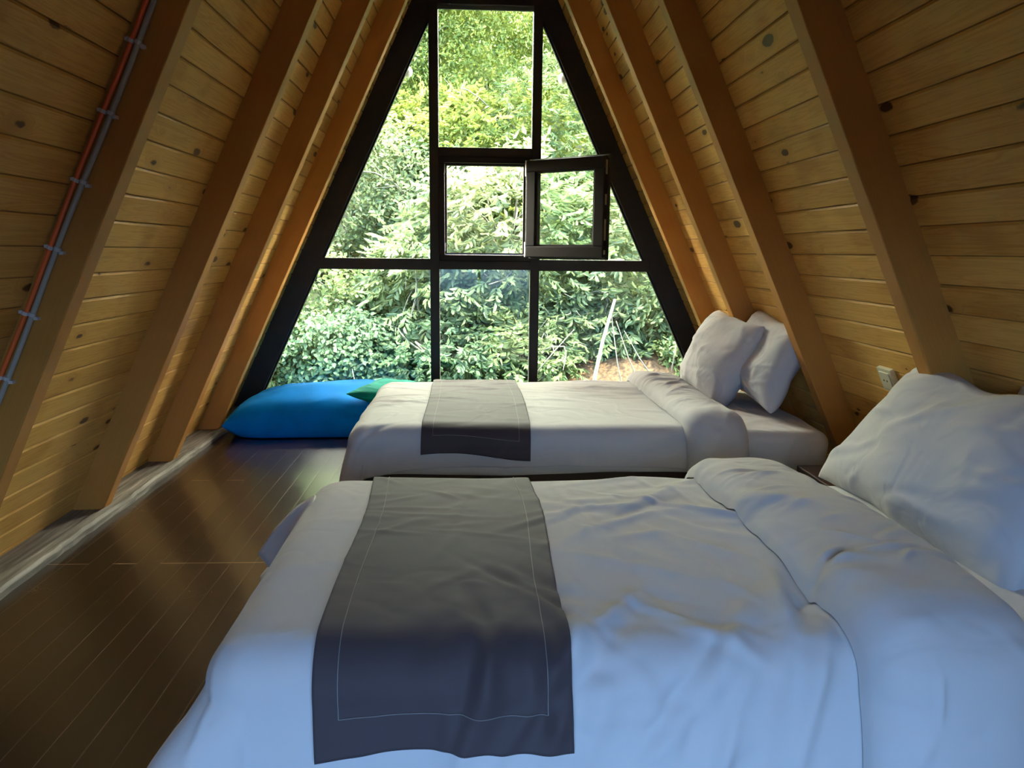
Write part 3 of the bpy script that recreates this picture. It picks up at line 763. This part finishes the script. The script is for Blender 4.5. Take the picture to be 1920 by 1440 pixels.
# ------------------------------------------------------------------ pillows
def pillow(name, L, Hh, T, seed, m, centre, along, up, label, cat, group=None, flat_bottom=None, ear=0.10, crease=0.008, power=0.5, nn=90, sag=0.0):
    """pillow with pointed corners; local a = long side, b = short side, n = thickness"""
    A = Vector(along).normalized(); B = Vector(up); B = (B - A*B.dot(A)).normalized(); Nn = A.cross(B)
    u = np.sin(np.linspace(-math.pi/2, math.pi/2, nn)); U, V = np.meshgrid(u, u, indexing='ij')
    ln = lownoise(seed, 2.6); ln2 = lownoise(seed+1, 6.0)
    cr = smoothnoise(None, seed+2, 34, (-1, 1, -1, 1), crease, (0.2, 0.6), (0.03, 0.08), (45 if seed % 2 else -40, 50))
    vs, fs = [], []
    prof = (np.clip(1-np.abs(U)**2.6, 0, 1)*np.clip(1-np.abs(V)**2.6, 0, 1))**power
    a = U*L/2*(1-ear*(1-V**2)*np.abs(U)**2) ; b = V*Hh/2*(1-ear*(1-U**2)*np.abs(V)**2)
    a = a + 0.006*ln(V*2, U); b = b + 0.006*ln(U*2, V+4) - sag*(1-U**2)*np.clip(V, 0, 1)
    edge = np.clip((1-np.maximum(np.abs(U), np.abs(V)))*6, 0, 1)
    for sgn in (1, -1):
        h = prof*T/2*(1+0.12*ln(U*1.2+sgn, V*1.2)) + (cr(U*sgn, V) + 0.003*ln2(U+sgn*3, V))*edge
        c = sgn*h
        if flat_bottom is not None and sgn < 0: c = np.maximum(c, flat_bottom)
        P = np.array(centre)[None, None] + a[..., None]*np.array(A) + b[..., None]*np.array(B) + c[..., None]*np.array(Nn)
        base = len(vs); vs += [tuple(p) for p in P.reshape(-1, 3)]
        for i in range(nn-1):
            for j in range(nn-1):
                q = (base+i*nn+j, base+(i+1)*nn+j, base+(i+1)*nn+j+1, base+i*nn+j+1)
                fs.append(q if sgn > 0 else q[::-1])
    c0 = Vector(centre)
    vs = [tuple(Vector(v)-c0) for v in vs]
    o = new_obj(name, vs, fs, m, None, True); o.location = c0
    wm = o.modifiers.new('weld', 'WELD'); wm.merge_threshold = 0.0006
    return tag(o, label, cat, group)
pillow('pillow', 0.66, 0.40, 0.21, 41, M_PILLOW, (1.065, 3.42, 0.530), (0.04, 1, 0.03), (0.42, -0.05, 0.9), 'front white pillow leaning on the far bed, nearest the window', 'pillow', 'white pillows', ear=0.05, power=0.42)
pillow('pillow', 0.60, 0.35, 0.19, 45, M_PILLOW, (1.185, 3.17, 0.562), (0.05, 1, 0.05), (0.33, 0.0, 0.9), 'rear white pillow on the far bed, tucked behind the front one', 'pillow', 'white pillows', ear=0.04, crease=0.005, power=0.40)
pillow('pillow', 0.78, 0.44, 0.22, 47, M_PILLOW, (1.12, 1.745, 0.500), (-0.03, 1, 0.05), (0.64, 0.0, 0.80), 'large white pillow leaning on the near bed, at the right edge', 'pillow', 'white pillows', ear=0.06, crease=0.010, power=0.46)
pillow('pillow', 0.64, 0.40, 0.14, 52, M_PILLOW, (1.185, 1.43, 0.515), (0.02, 1, 0.0), (0.42, 0, 0.9), 'white pillow on the near bed, mostly hidden behind the large one', 'pillow', 'white pillows')

# ------------------------------------------------------------------ floor cushions
pillow('floor_cushion', 0.96, 0.72, 0.345, 61, M_BLUE, (-0.93, 4.33, 0.075), (1, 0.03, 0), (0, 1, 0), 'big bright blue velvet floor cushion below the window', 'cushion', None, flat_bottom=-0.07, ear=0.05, crease=0.004, power=0.42)
g = pillow('cushion', 0.46, 0.42, 0.11, 66, M_GREEN, (-0.47, 4.12, 0.226), (1, -0.25, -0.10), (0.3, 1, 0.0), 'teal green velvet cushion peeping out behind the foot of the far bed', 'cushion', None, ear=0.12, crease=0.003)

# ------------------------------------------------------------------ low bedside box between the beds
t = empty('bedside_table', (1.24, 2.38, 0)); tag(t, 'low dark brown bedside table between the two beds, by the sloping wall', 'bedside table')
m = MB(); m.box(-0.12, 0.15, -0.17, 0.19, 0.03, 0.225); m.build('body', M_DARKWOOD, t, 0.004)
m = MB(); m.box(-0.14, 0.16, -0.19, 0.21, 0.225, 0.250); m.build('table_top', M_DARKWOOD, t, 0.004)
m = MB(); m.box(-0.132, -0.12, -0.15, 0.17, 0.05, 0.205); d = m.build('drawer', M_DARKWOOD, t, 0.003)
m = MB(); m.sphere((-0.142, 0.01, 0.13), 0.012, 8); m.build('knob', M_METAL, d, smooth=True)
for xx in (-0.10, 0.10):
    for yy in (-0.14, 0.13):
        m = MB(); m.box(xx, xx+0.03, yy, yy+0.03, 0.0, 0.03); m.build('leg', M_DARKWOOD, t)

# ------------------------------------------------------------------ conduit and cable on the nearest left rafter
def on_slope(side, s, off, y): x, z = slope_point(side, s, off); return (x, y, z)
yc = YR[2]-0.008
def wire(name, off, r, m_, label, cat, wob):
    pts = []
    for i in range(60):
        s = -0.98/NRM + (2.15/NRM)*i/59
        pts.append(on_slope(-1, s, off + 0.0022*math.sin(s*9+wob) , yc))
    m = MB(); m.tube(pts, r, 10); o = m.build(name, m_, smooth=True); tag(o, label, cat); return o
red = wire('conduit', -0.0145, 0.0062, M_ORANGE, 'thin orange red conduit clipped along the nearest left rafter', 'conduit', 0)
gry = wire('cable', -0.031, 0.0068, M_GREYC, 'grey cable running beside the orange conduit on the left rafter', 'cable', 1.0)
for k in range(-6, 8):
    s = 0.005 + k*0.178
    for off, par, rr in ((-0.0145, red, 0.0085), (-0.031, gry, 0.0092)):
        m = MB(); m.tube([on_slope(-1, s-0.0045+(0.004 if par is gry else 0), off, yc), on_slope(-1, s+0.0045+(0.004 if par is gry else 0), off, yc)], rr, 10)
        x, y, z = on_slope(-1, s, off-(0.013 if par is gry else -0.008), yc)
        m.box(x-0.005, x+0.005, y-0.006, y+0.008, z-0.004, z+0.004)
        m.build('clip', M_CLIP, par)

# ------------------------------------------------------------------ wall socket on the right slope
t = empty('wall_socket', (0, 0, 0)); tag(t, 'cream plastic power socket low on the right plank wall', 'socket')
s_c = -0.40/NRM; yk = 2.40
def socket_part(name, ds, dy, d0, d1, m_, par, y_=0, s_=0):
    c = []
    for off in (d0, d1):
        for a, b in ((-ds, -dy), (ds, -dy), (ds, dy), (-ds, dy)):
            c.append(on_slope(1, s_c+s_+a, off, yk+y_+b))
    m = MB(); m.hexa(c); return m.build(name, m_, par, 0.0015)
socket_part('plate', 0.042, 0.042, -0.014, 0.002, M_SOCKET, t)
f = socket_part('face', 0.030, 0.030, -0.018, -0.013, M_SOCKET, t)
for dy in (-0.0095, 0.0095): socket_part('hole', 0.003, 0.003, -0.0187, -0.0178, M_HOLE, f, y_=dy)

# ------------------------------------------------------------------ outside: hillside and trees
xsg = np.linspace(-14, 14, 60); ysg = np.linspace(5.4, 22, 50)
XX, YY = np.meshgrid(xsg, ysg, indexing='ij'); hn = lownoise(90, 0.9)
ZZ = np.where(YY < 7.6, -1.35, -1.35 + (YY-7.6)*0.62) + 0.12*hn(XX, YY)
o = grid_obj('ground', XX, YY, ZZ, M_HILL); tag(o, kind='structure')

def add_leaf_mesh(name, cen, dirs, nors, Ls, Ws, tint, m, parent, droop=0.25):
    n = len(cen)
    sd = np.cross(dirs, nors); sd /= np.linalg.norm(sd, axis=1, keepdims=True)+1e-9
    up = np.cross(sd, dirs)
    def P(l, w_, h): return cen + dirs*(Ls*l)[:, None] + sd*(Ws*w_)[:, None] + up*(Ls*h)[:, None]
    V = np.stack([P(0, 0, 0), P(.35, .5, .07), P(.7, .38, .02), P(1, 0, -droop), P(.7, -.38, .02), P(.35, -.5, .07)], 1).reshape(-1, 3)
    b = np.arange(n)*6
    q = np.stack([b, b+1, b+2, b+3, b+3, b+4, b+5, b], 1).reshape(-1, 4)
    me = bpy.data.meshes.new(name)
    me.vertices.add(len(V)); me.vertices.foreach_set('co', V.ravel().astype(np.float32))
    me.loops.add(len(q)*4); me.loops.foreach_set('vertex_index', q.ravel().astype(np.int32))
    me.polygons.add(len(q)); me.polygons.foreach_set('loop_start', np.arange(0, len(q)*4, 4, dtype=np.int32))
    me.update(calc_edges=True)
    a = me.attributes.new('tint', 'FLOAT', 'POINT'); a.data.foreach_set('value', np.repeat(tint, 6).astype(np.float32))
    o = bpy.data.objects.new(name, me); col.objects.link(o); me.materials.append(m); o.parent = parent
    return o

def tree(name, label, cat, base, blobs, n_clusters, kind, m, seed, leaf=(0.11, 0.045), trunk_r=0.06, group=None, twigs=14, lean=(0, 0), tint_up=0.25):
    """blobs: list of (centre, radii) in world space; clusters sit on their outer shells"""
    r = np.random.default_rng(seed)
    t = empty(name, base); tag(t, label, cat, group)
    bx = Vector(base)
    vol = np.array([b[1][0]*b[1][2] for b in blobs]); pr = vol/vol.sum()
    which = r.choice(len(blobs), n_clusters, p=pr)
    C = np.array([b[0] for b in blobs])[which]; Rr = np.array([b[1] for b in blobs])[which]
    d = r.normal(size=(n_clusters, 3)); d[:, 1] = -np.abs(d[:, 1])*1.1 + 0.25; d /= np.linalg.norm(d, axis=1, keepdims=True)
    rad = r.uniform(0.72, 1.05, n_clusters)
    lump = 1 + 0.13*np.sin(d[:, 0]*7+seed)*np.sin(d[:, 2]*8+seed*2)
    cc = C + d*Rr*(rad*lump)[:, None]
    cen, dirs, nors, Ls, Ws, tint = [], [], [], [], [], []
    if kind == 'pinnate':                                  # walnut-like: rows of long drooping leaflets
        k = 9
        ax = d*0.8 + r.normal(size=d.shape)*0.45 + np.array([0, 0, -0.35]); ax /= np.linalg.norm(ax, axis=1, keepdims=True)
        side = np.cross(ax, np.array([0, 0, 1.0])+r.normal(size=d.shape)*0.3); side /= np.linalg.norm(side, axis=1, keepdims=True)
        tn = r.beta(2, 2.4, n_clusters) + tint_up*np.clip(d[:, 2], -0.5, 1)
        stem = r.uniform(0.7, 1.25, n_clusters)*leaf[0]*2.0
        for i in range(k):
            f = (i//2+1)/(k//2+1) if i < k-1 else 1.0
            sg = (1 if i % 2 else -1) if i < k-1 else 0
            dr = ax*(0.55 if sg else 1.0) + side*sg*0.8 + np.array([0, 0, -0.35]) + r.normal(size=d.shape)*0.18
            dr /= np.linalg.norm(dr, axis=1, keepdims=True)
            nr = np.cross(side, ax)*-1 + r.normal(size=d.shape)*0.35 + np.array([0, -0.2, 0.7]); nr /= np.linalg.norm(nr, axis=1, keepdims=True)
            cen.append(cc + ax*(stem*f)[:, None]); dirs.append(dr); nors.append(nr)
            Ls.append(leaf[0]*r.uniform(0.75, 1.25, n_clusters)); Ws.append(leaf[1]*r.uniform(0.8, 1.2, n_clusters)); tint.append(tn+r.normal(0, .08, n_clusters))
    else:                                                  # small leaves in tufts
        k = 8
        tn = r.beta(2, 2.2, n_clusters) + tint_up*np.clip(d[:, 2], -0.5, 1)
        for i in range(k):
            dr = r.normal(size=d.shape) + np.array([0, -0.2, -0.15]); dr /= np.linalg.norm(dr, axis=1, keepdims=True)
            nr = d*0.6 + r.normal(size=d.shape)*0.5 + np.array([0, -0.3, 0.6]); nr /= np.linalg.norm(nr, axis=1, keepdims=True)
            cen.append(cc + r.normal(size=d.shape)*leaf[0]*0.75); dirs.append(dr); nors.append(nr)
            Ls.append(leaf[0]*r.uniform(0.7, 1.2, n_clusters)); Ws.append(leaf[1]*r.uniform(0.8, 1.2, n_clusters)); tint.append(tn+r.normal(0, .1, n_clusters))
    cen = np.concatenate(cen)-np.array(base); 
    add_leaf_mesh('foliage', cen, np.concatenate(dirs), np.concatenate(nors), np.concatenate(Ls), np.concatenate(Ws), np.clip(np.concatenate(tint), 0, 1), m, t)
    if trunk_r:
        g = MB()
        top = Vector(blobs[0][0])-bx
        pts = [Vector((0, 0, -0.3)).lerp(top, q) + Vector((0.06*math.sin(q*5+seed), 0.05*math.cos(q*4+seed), 0))*min(q*3, 1) for q in np.linspace(0, 1, 10)]
        g.tube(pts, trunk_r, 9, trunk_r*0.4); g.build('trunk', M_BARK, t, smooth=True)
    for _ in range(twigs):
        b = blobs[r.integers(len(blobs))]
        dd = r.normal(size=3); dd[1] = -abs(dd[1]); dd /= np.linalg.norm(dd)
        p0 = Vector(b[0])-bx; p3 = p0 + Vector(dd*np.array(b[1])*1.0)
        g = MB(); pts = []
        k1_, k2_ = Vector(r.normal(size=3)*0.16), Vector(r.normal(size=3)*0.12)
        for q in np.linspace(0.05, 1, 9): pts.append(p0.lerp(p3, q) + k1_*math.sin(q*math.pi) + k2_*math.sin(q*2*math.pi) + Vector((0, 0, 0.25*math.sin(q*math.pi))))
        g.tube(pts, 0.014, 5, 0.004)
        for z in (4, 6, 7):                                # forks
            e = pts[z] + Vector(r.normal(size=3)*0.16) + Vector(dd)*0.22
            g.tube([pts[z], pts[z].lerp(e, .5)+Vector(r.normal(size=3)*0.03), e], 0.007, 4, 0.003)
        g.build('branch', M_TWIG, t, smooth=True)
    return t

def gz(x, y): return float(-1.35 + max(0, y-7.6)*0.62)
T = 'trees on the hillside outside'
def tr(name, label, x, y, blobs, n, kind, m, seed, cat='tree', **k):
    return tree(name, label, cat, (x, y, gz(x, y)), blobs, n, kind, m, seed, group=(T if cat == 'tree' else 'shrubs under the trees outside'), **k)
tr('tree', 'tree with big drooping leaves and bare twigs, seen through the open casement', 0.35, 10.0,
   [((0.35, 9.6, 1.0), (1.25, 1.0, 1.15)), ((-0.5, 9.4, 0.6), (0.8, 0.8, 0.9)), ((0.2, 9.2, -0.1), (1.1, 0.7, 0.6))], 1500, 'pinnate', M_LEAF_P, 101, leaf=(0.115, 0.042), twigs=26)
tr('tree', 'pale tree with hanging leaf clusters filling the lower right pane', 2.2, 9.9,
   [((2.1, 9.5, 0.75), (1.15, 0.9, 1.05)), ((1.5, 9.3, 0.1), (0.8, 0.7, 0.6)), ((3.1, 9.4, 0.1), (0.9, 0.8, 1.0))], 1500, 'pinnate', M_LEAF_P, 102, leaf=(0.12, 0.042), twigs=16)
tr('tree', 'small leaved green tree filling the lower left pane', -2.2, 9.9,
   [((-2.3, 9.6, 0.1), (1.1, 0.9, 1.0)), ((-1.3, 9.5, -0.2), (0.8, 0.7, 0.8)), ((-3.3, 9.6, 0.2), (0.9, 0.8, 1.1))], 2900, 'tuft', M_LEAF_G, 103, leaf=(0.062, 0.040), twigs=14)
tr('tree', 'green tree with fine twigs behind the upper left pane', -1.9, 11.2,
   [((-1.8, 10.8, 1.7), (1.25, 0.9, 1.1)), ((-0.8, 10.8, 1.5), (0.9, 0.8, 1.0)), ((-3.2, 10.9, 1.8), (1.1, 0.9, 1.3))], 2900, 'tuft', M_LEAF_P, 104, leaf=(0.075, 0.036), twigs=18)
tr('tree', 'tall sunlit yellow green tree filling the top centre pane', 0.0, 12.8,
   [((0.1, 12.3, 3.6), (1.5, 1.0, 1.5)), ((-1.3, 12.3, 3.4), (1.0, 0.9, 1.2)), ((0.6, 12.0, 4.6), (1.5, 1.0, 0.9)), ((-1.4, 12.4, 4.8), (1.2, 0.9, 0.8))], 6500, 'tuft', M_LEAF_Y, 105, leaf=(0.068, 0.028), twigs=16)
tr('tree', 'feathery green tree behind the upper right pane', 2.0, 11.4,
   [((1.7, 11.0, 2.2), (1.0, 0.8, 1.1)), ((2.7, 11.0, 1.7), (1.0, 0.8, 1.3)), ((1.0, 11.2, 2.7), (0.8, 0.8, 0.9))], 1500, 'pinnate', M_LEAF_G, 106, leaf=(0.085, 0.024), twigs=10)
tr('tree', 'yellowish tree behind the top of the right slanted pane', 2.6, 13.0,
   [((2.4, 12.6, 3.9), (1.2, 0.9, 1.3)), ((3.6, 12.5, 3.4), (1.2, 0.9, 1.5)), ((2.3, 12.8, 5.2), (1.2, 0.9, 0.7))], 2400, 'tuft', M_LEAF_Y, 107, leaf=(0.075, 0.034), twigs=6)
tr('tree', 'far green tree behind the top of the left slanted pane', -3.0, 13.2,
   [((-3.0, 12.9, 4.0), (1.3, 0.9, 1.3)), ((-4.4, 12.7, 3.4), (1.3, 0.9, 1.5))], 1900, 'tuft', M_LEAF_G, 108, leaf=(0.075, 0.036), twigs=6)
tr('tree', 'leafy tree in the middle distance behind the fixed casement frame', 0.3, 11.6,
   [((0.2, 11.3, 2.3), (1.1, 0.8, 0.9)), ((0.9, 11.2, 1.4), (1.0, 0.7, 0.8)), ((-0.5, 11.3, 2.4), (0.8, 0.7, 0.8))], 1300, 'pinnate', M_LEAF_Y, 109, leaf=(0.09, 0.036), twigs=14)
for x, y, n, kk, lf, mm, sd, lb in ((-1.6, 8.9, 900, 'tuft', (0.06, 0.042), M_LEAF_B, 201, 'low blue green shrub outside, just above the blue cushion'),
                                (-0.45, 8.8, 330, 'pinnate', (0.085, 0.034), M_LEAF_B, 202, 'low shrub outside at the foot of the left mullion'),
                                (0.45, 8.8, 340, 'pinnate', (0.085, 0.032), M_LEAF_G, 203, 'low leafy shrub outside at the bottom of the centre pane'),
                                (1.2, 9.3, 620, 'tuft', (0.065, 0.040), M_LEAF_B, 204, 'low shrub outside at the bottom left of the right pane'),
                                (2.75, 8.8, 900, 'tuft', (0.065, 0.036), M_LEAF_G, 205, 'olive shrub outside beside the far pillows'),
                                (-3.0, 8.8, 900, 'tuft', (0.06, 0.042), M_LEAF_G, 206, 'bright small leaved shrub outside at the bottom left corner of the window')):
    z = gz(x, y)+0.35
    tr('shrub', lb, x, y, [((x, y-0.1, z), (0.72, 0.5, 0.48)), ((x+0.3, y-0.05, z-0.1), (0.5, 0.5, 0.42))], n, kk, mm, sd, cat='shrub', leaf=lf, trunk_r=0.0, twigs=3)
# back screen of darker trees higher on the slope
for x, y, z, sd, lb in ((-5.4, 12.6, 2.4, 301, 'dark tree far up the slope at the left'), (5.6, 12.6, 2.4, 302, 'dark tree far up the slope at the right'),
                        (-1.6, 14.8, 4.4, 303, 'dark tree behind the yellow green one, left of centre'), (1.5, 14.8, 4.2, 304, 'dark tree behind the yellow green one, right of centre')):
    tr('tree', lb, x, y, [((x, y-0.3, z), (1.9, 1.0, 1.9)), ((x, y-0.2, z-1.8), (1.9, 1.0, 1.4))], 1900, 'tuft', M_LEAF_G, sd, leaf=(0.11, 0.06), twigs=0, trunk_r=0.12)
# pale leaning stems
t = empty('sapling', (1.22, 7.9, -1.16)); tag(t, 'pale leaning bare sapling stem outside the lower right pane', 'sapling')
g = MB(); g.tube([(-0.04, 0, -0.05), (0.0, 0, 0.85), (0.08, 0.02, 1.25), (0.20, 0.05, 1.68)], 0.026, 8, 0.014); g.build('stem', M_TWIG, t, smooth=True)
for a, b in (((0.35, 0.0, 0.5), (0.16, 0.05, 1.55)), ((0.52, 0, 0.7), (0.22, 0.05, 1.45)), ((0.70, 0, 0.75), (0.30, 0, 1.35)), ((-0.62, 0, 0.9), (-0.22, 0.1, 1.35)), ((0.82, 0, 0.9), (0.95, 0, 1.5))):
    g = MB(); g.tube([a, ((a[0]+b[0])/2-0.02, 0.0, (a[2]+b[2])/2), b], 0.008, 5, 0.003); g.build('branch', M_TWIG, t, smooth=True)
# brown litter bank at the foot of the slope
XX, YY = np.meshgrid(np.linspace(0.6, 3.2, 40), np.linspace(7.8, 9.1, 20), indexing='ij')
ZZ = -1.35 + np.clip(YY-7.6, 0, None)*0.62 + 0.54*np.sin((XX-0.6)/2.6*math.pi)**0.5*np.sin((YY-7.8)/1.3*math.pi)**0.5 + 0.02*lownoise(5, 9)(XX, YY)
o = grid_obj('leaf_litter_bank', XX, YY, ZZ, M_LITTER); tag(o, 'orange brown bank of dry leaf litter at the foot of the hillside', 'leaf litter', kind='stuff')
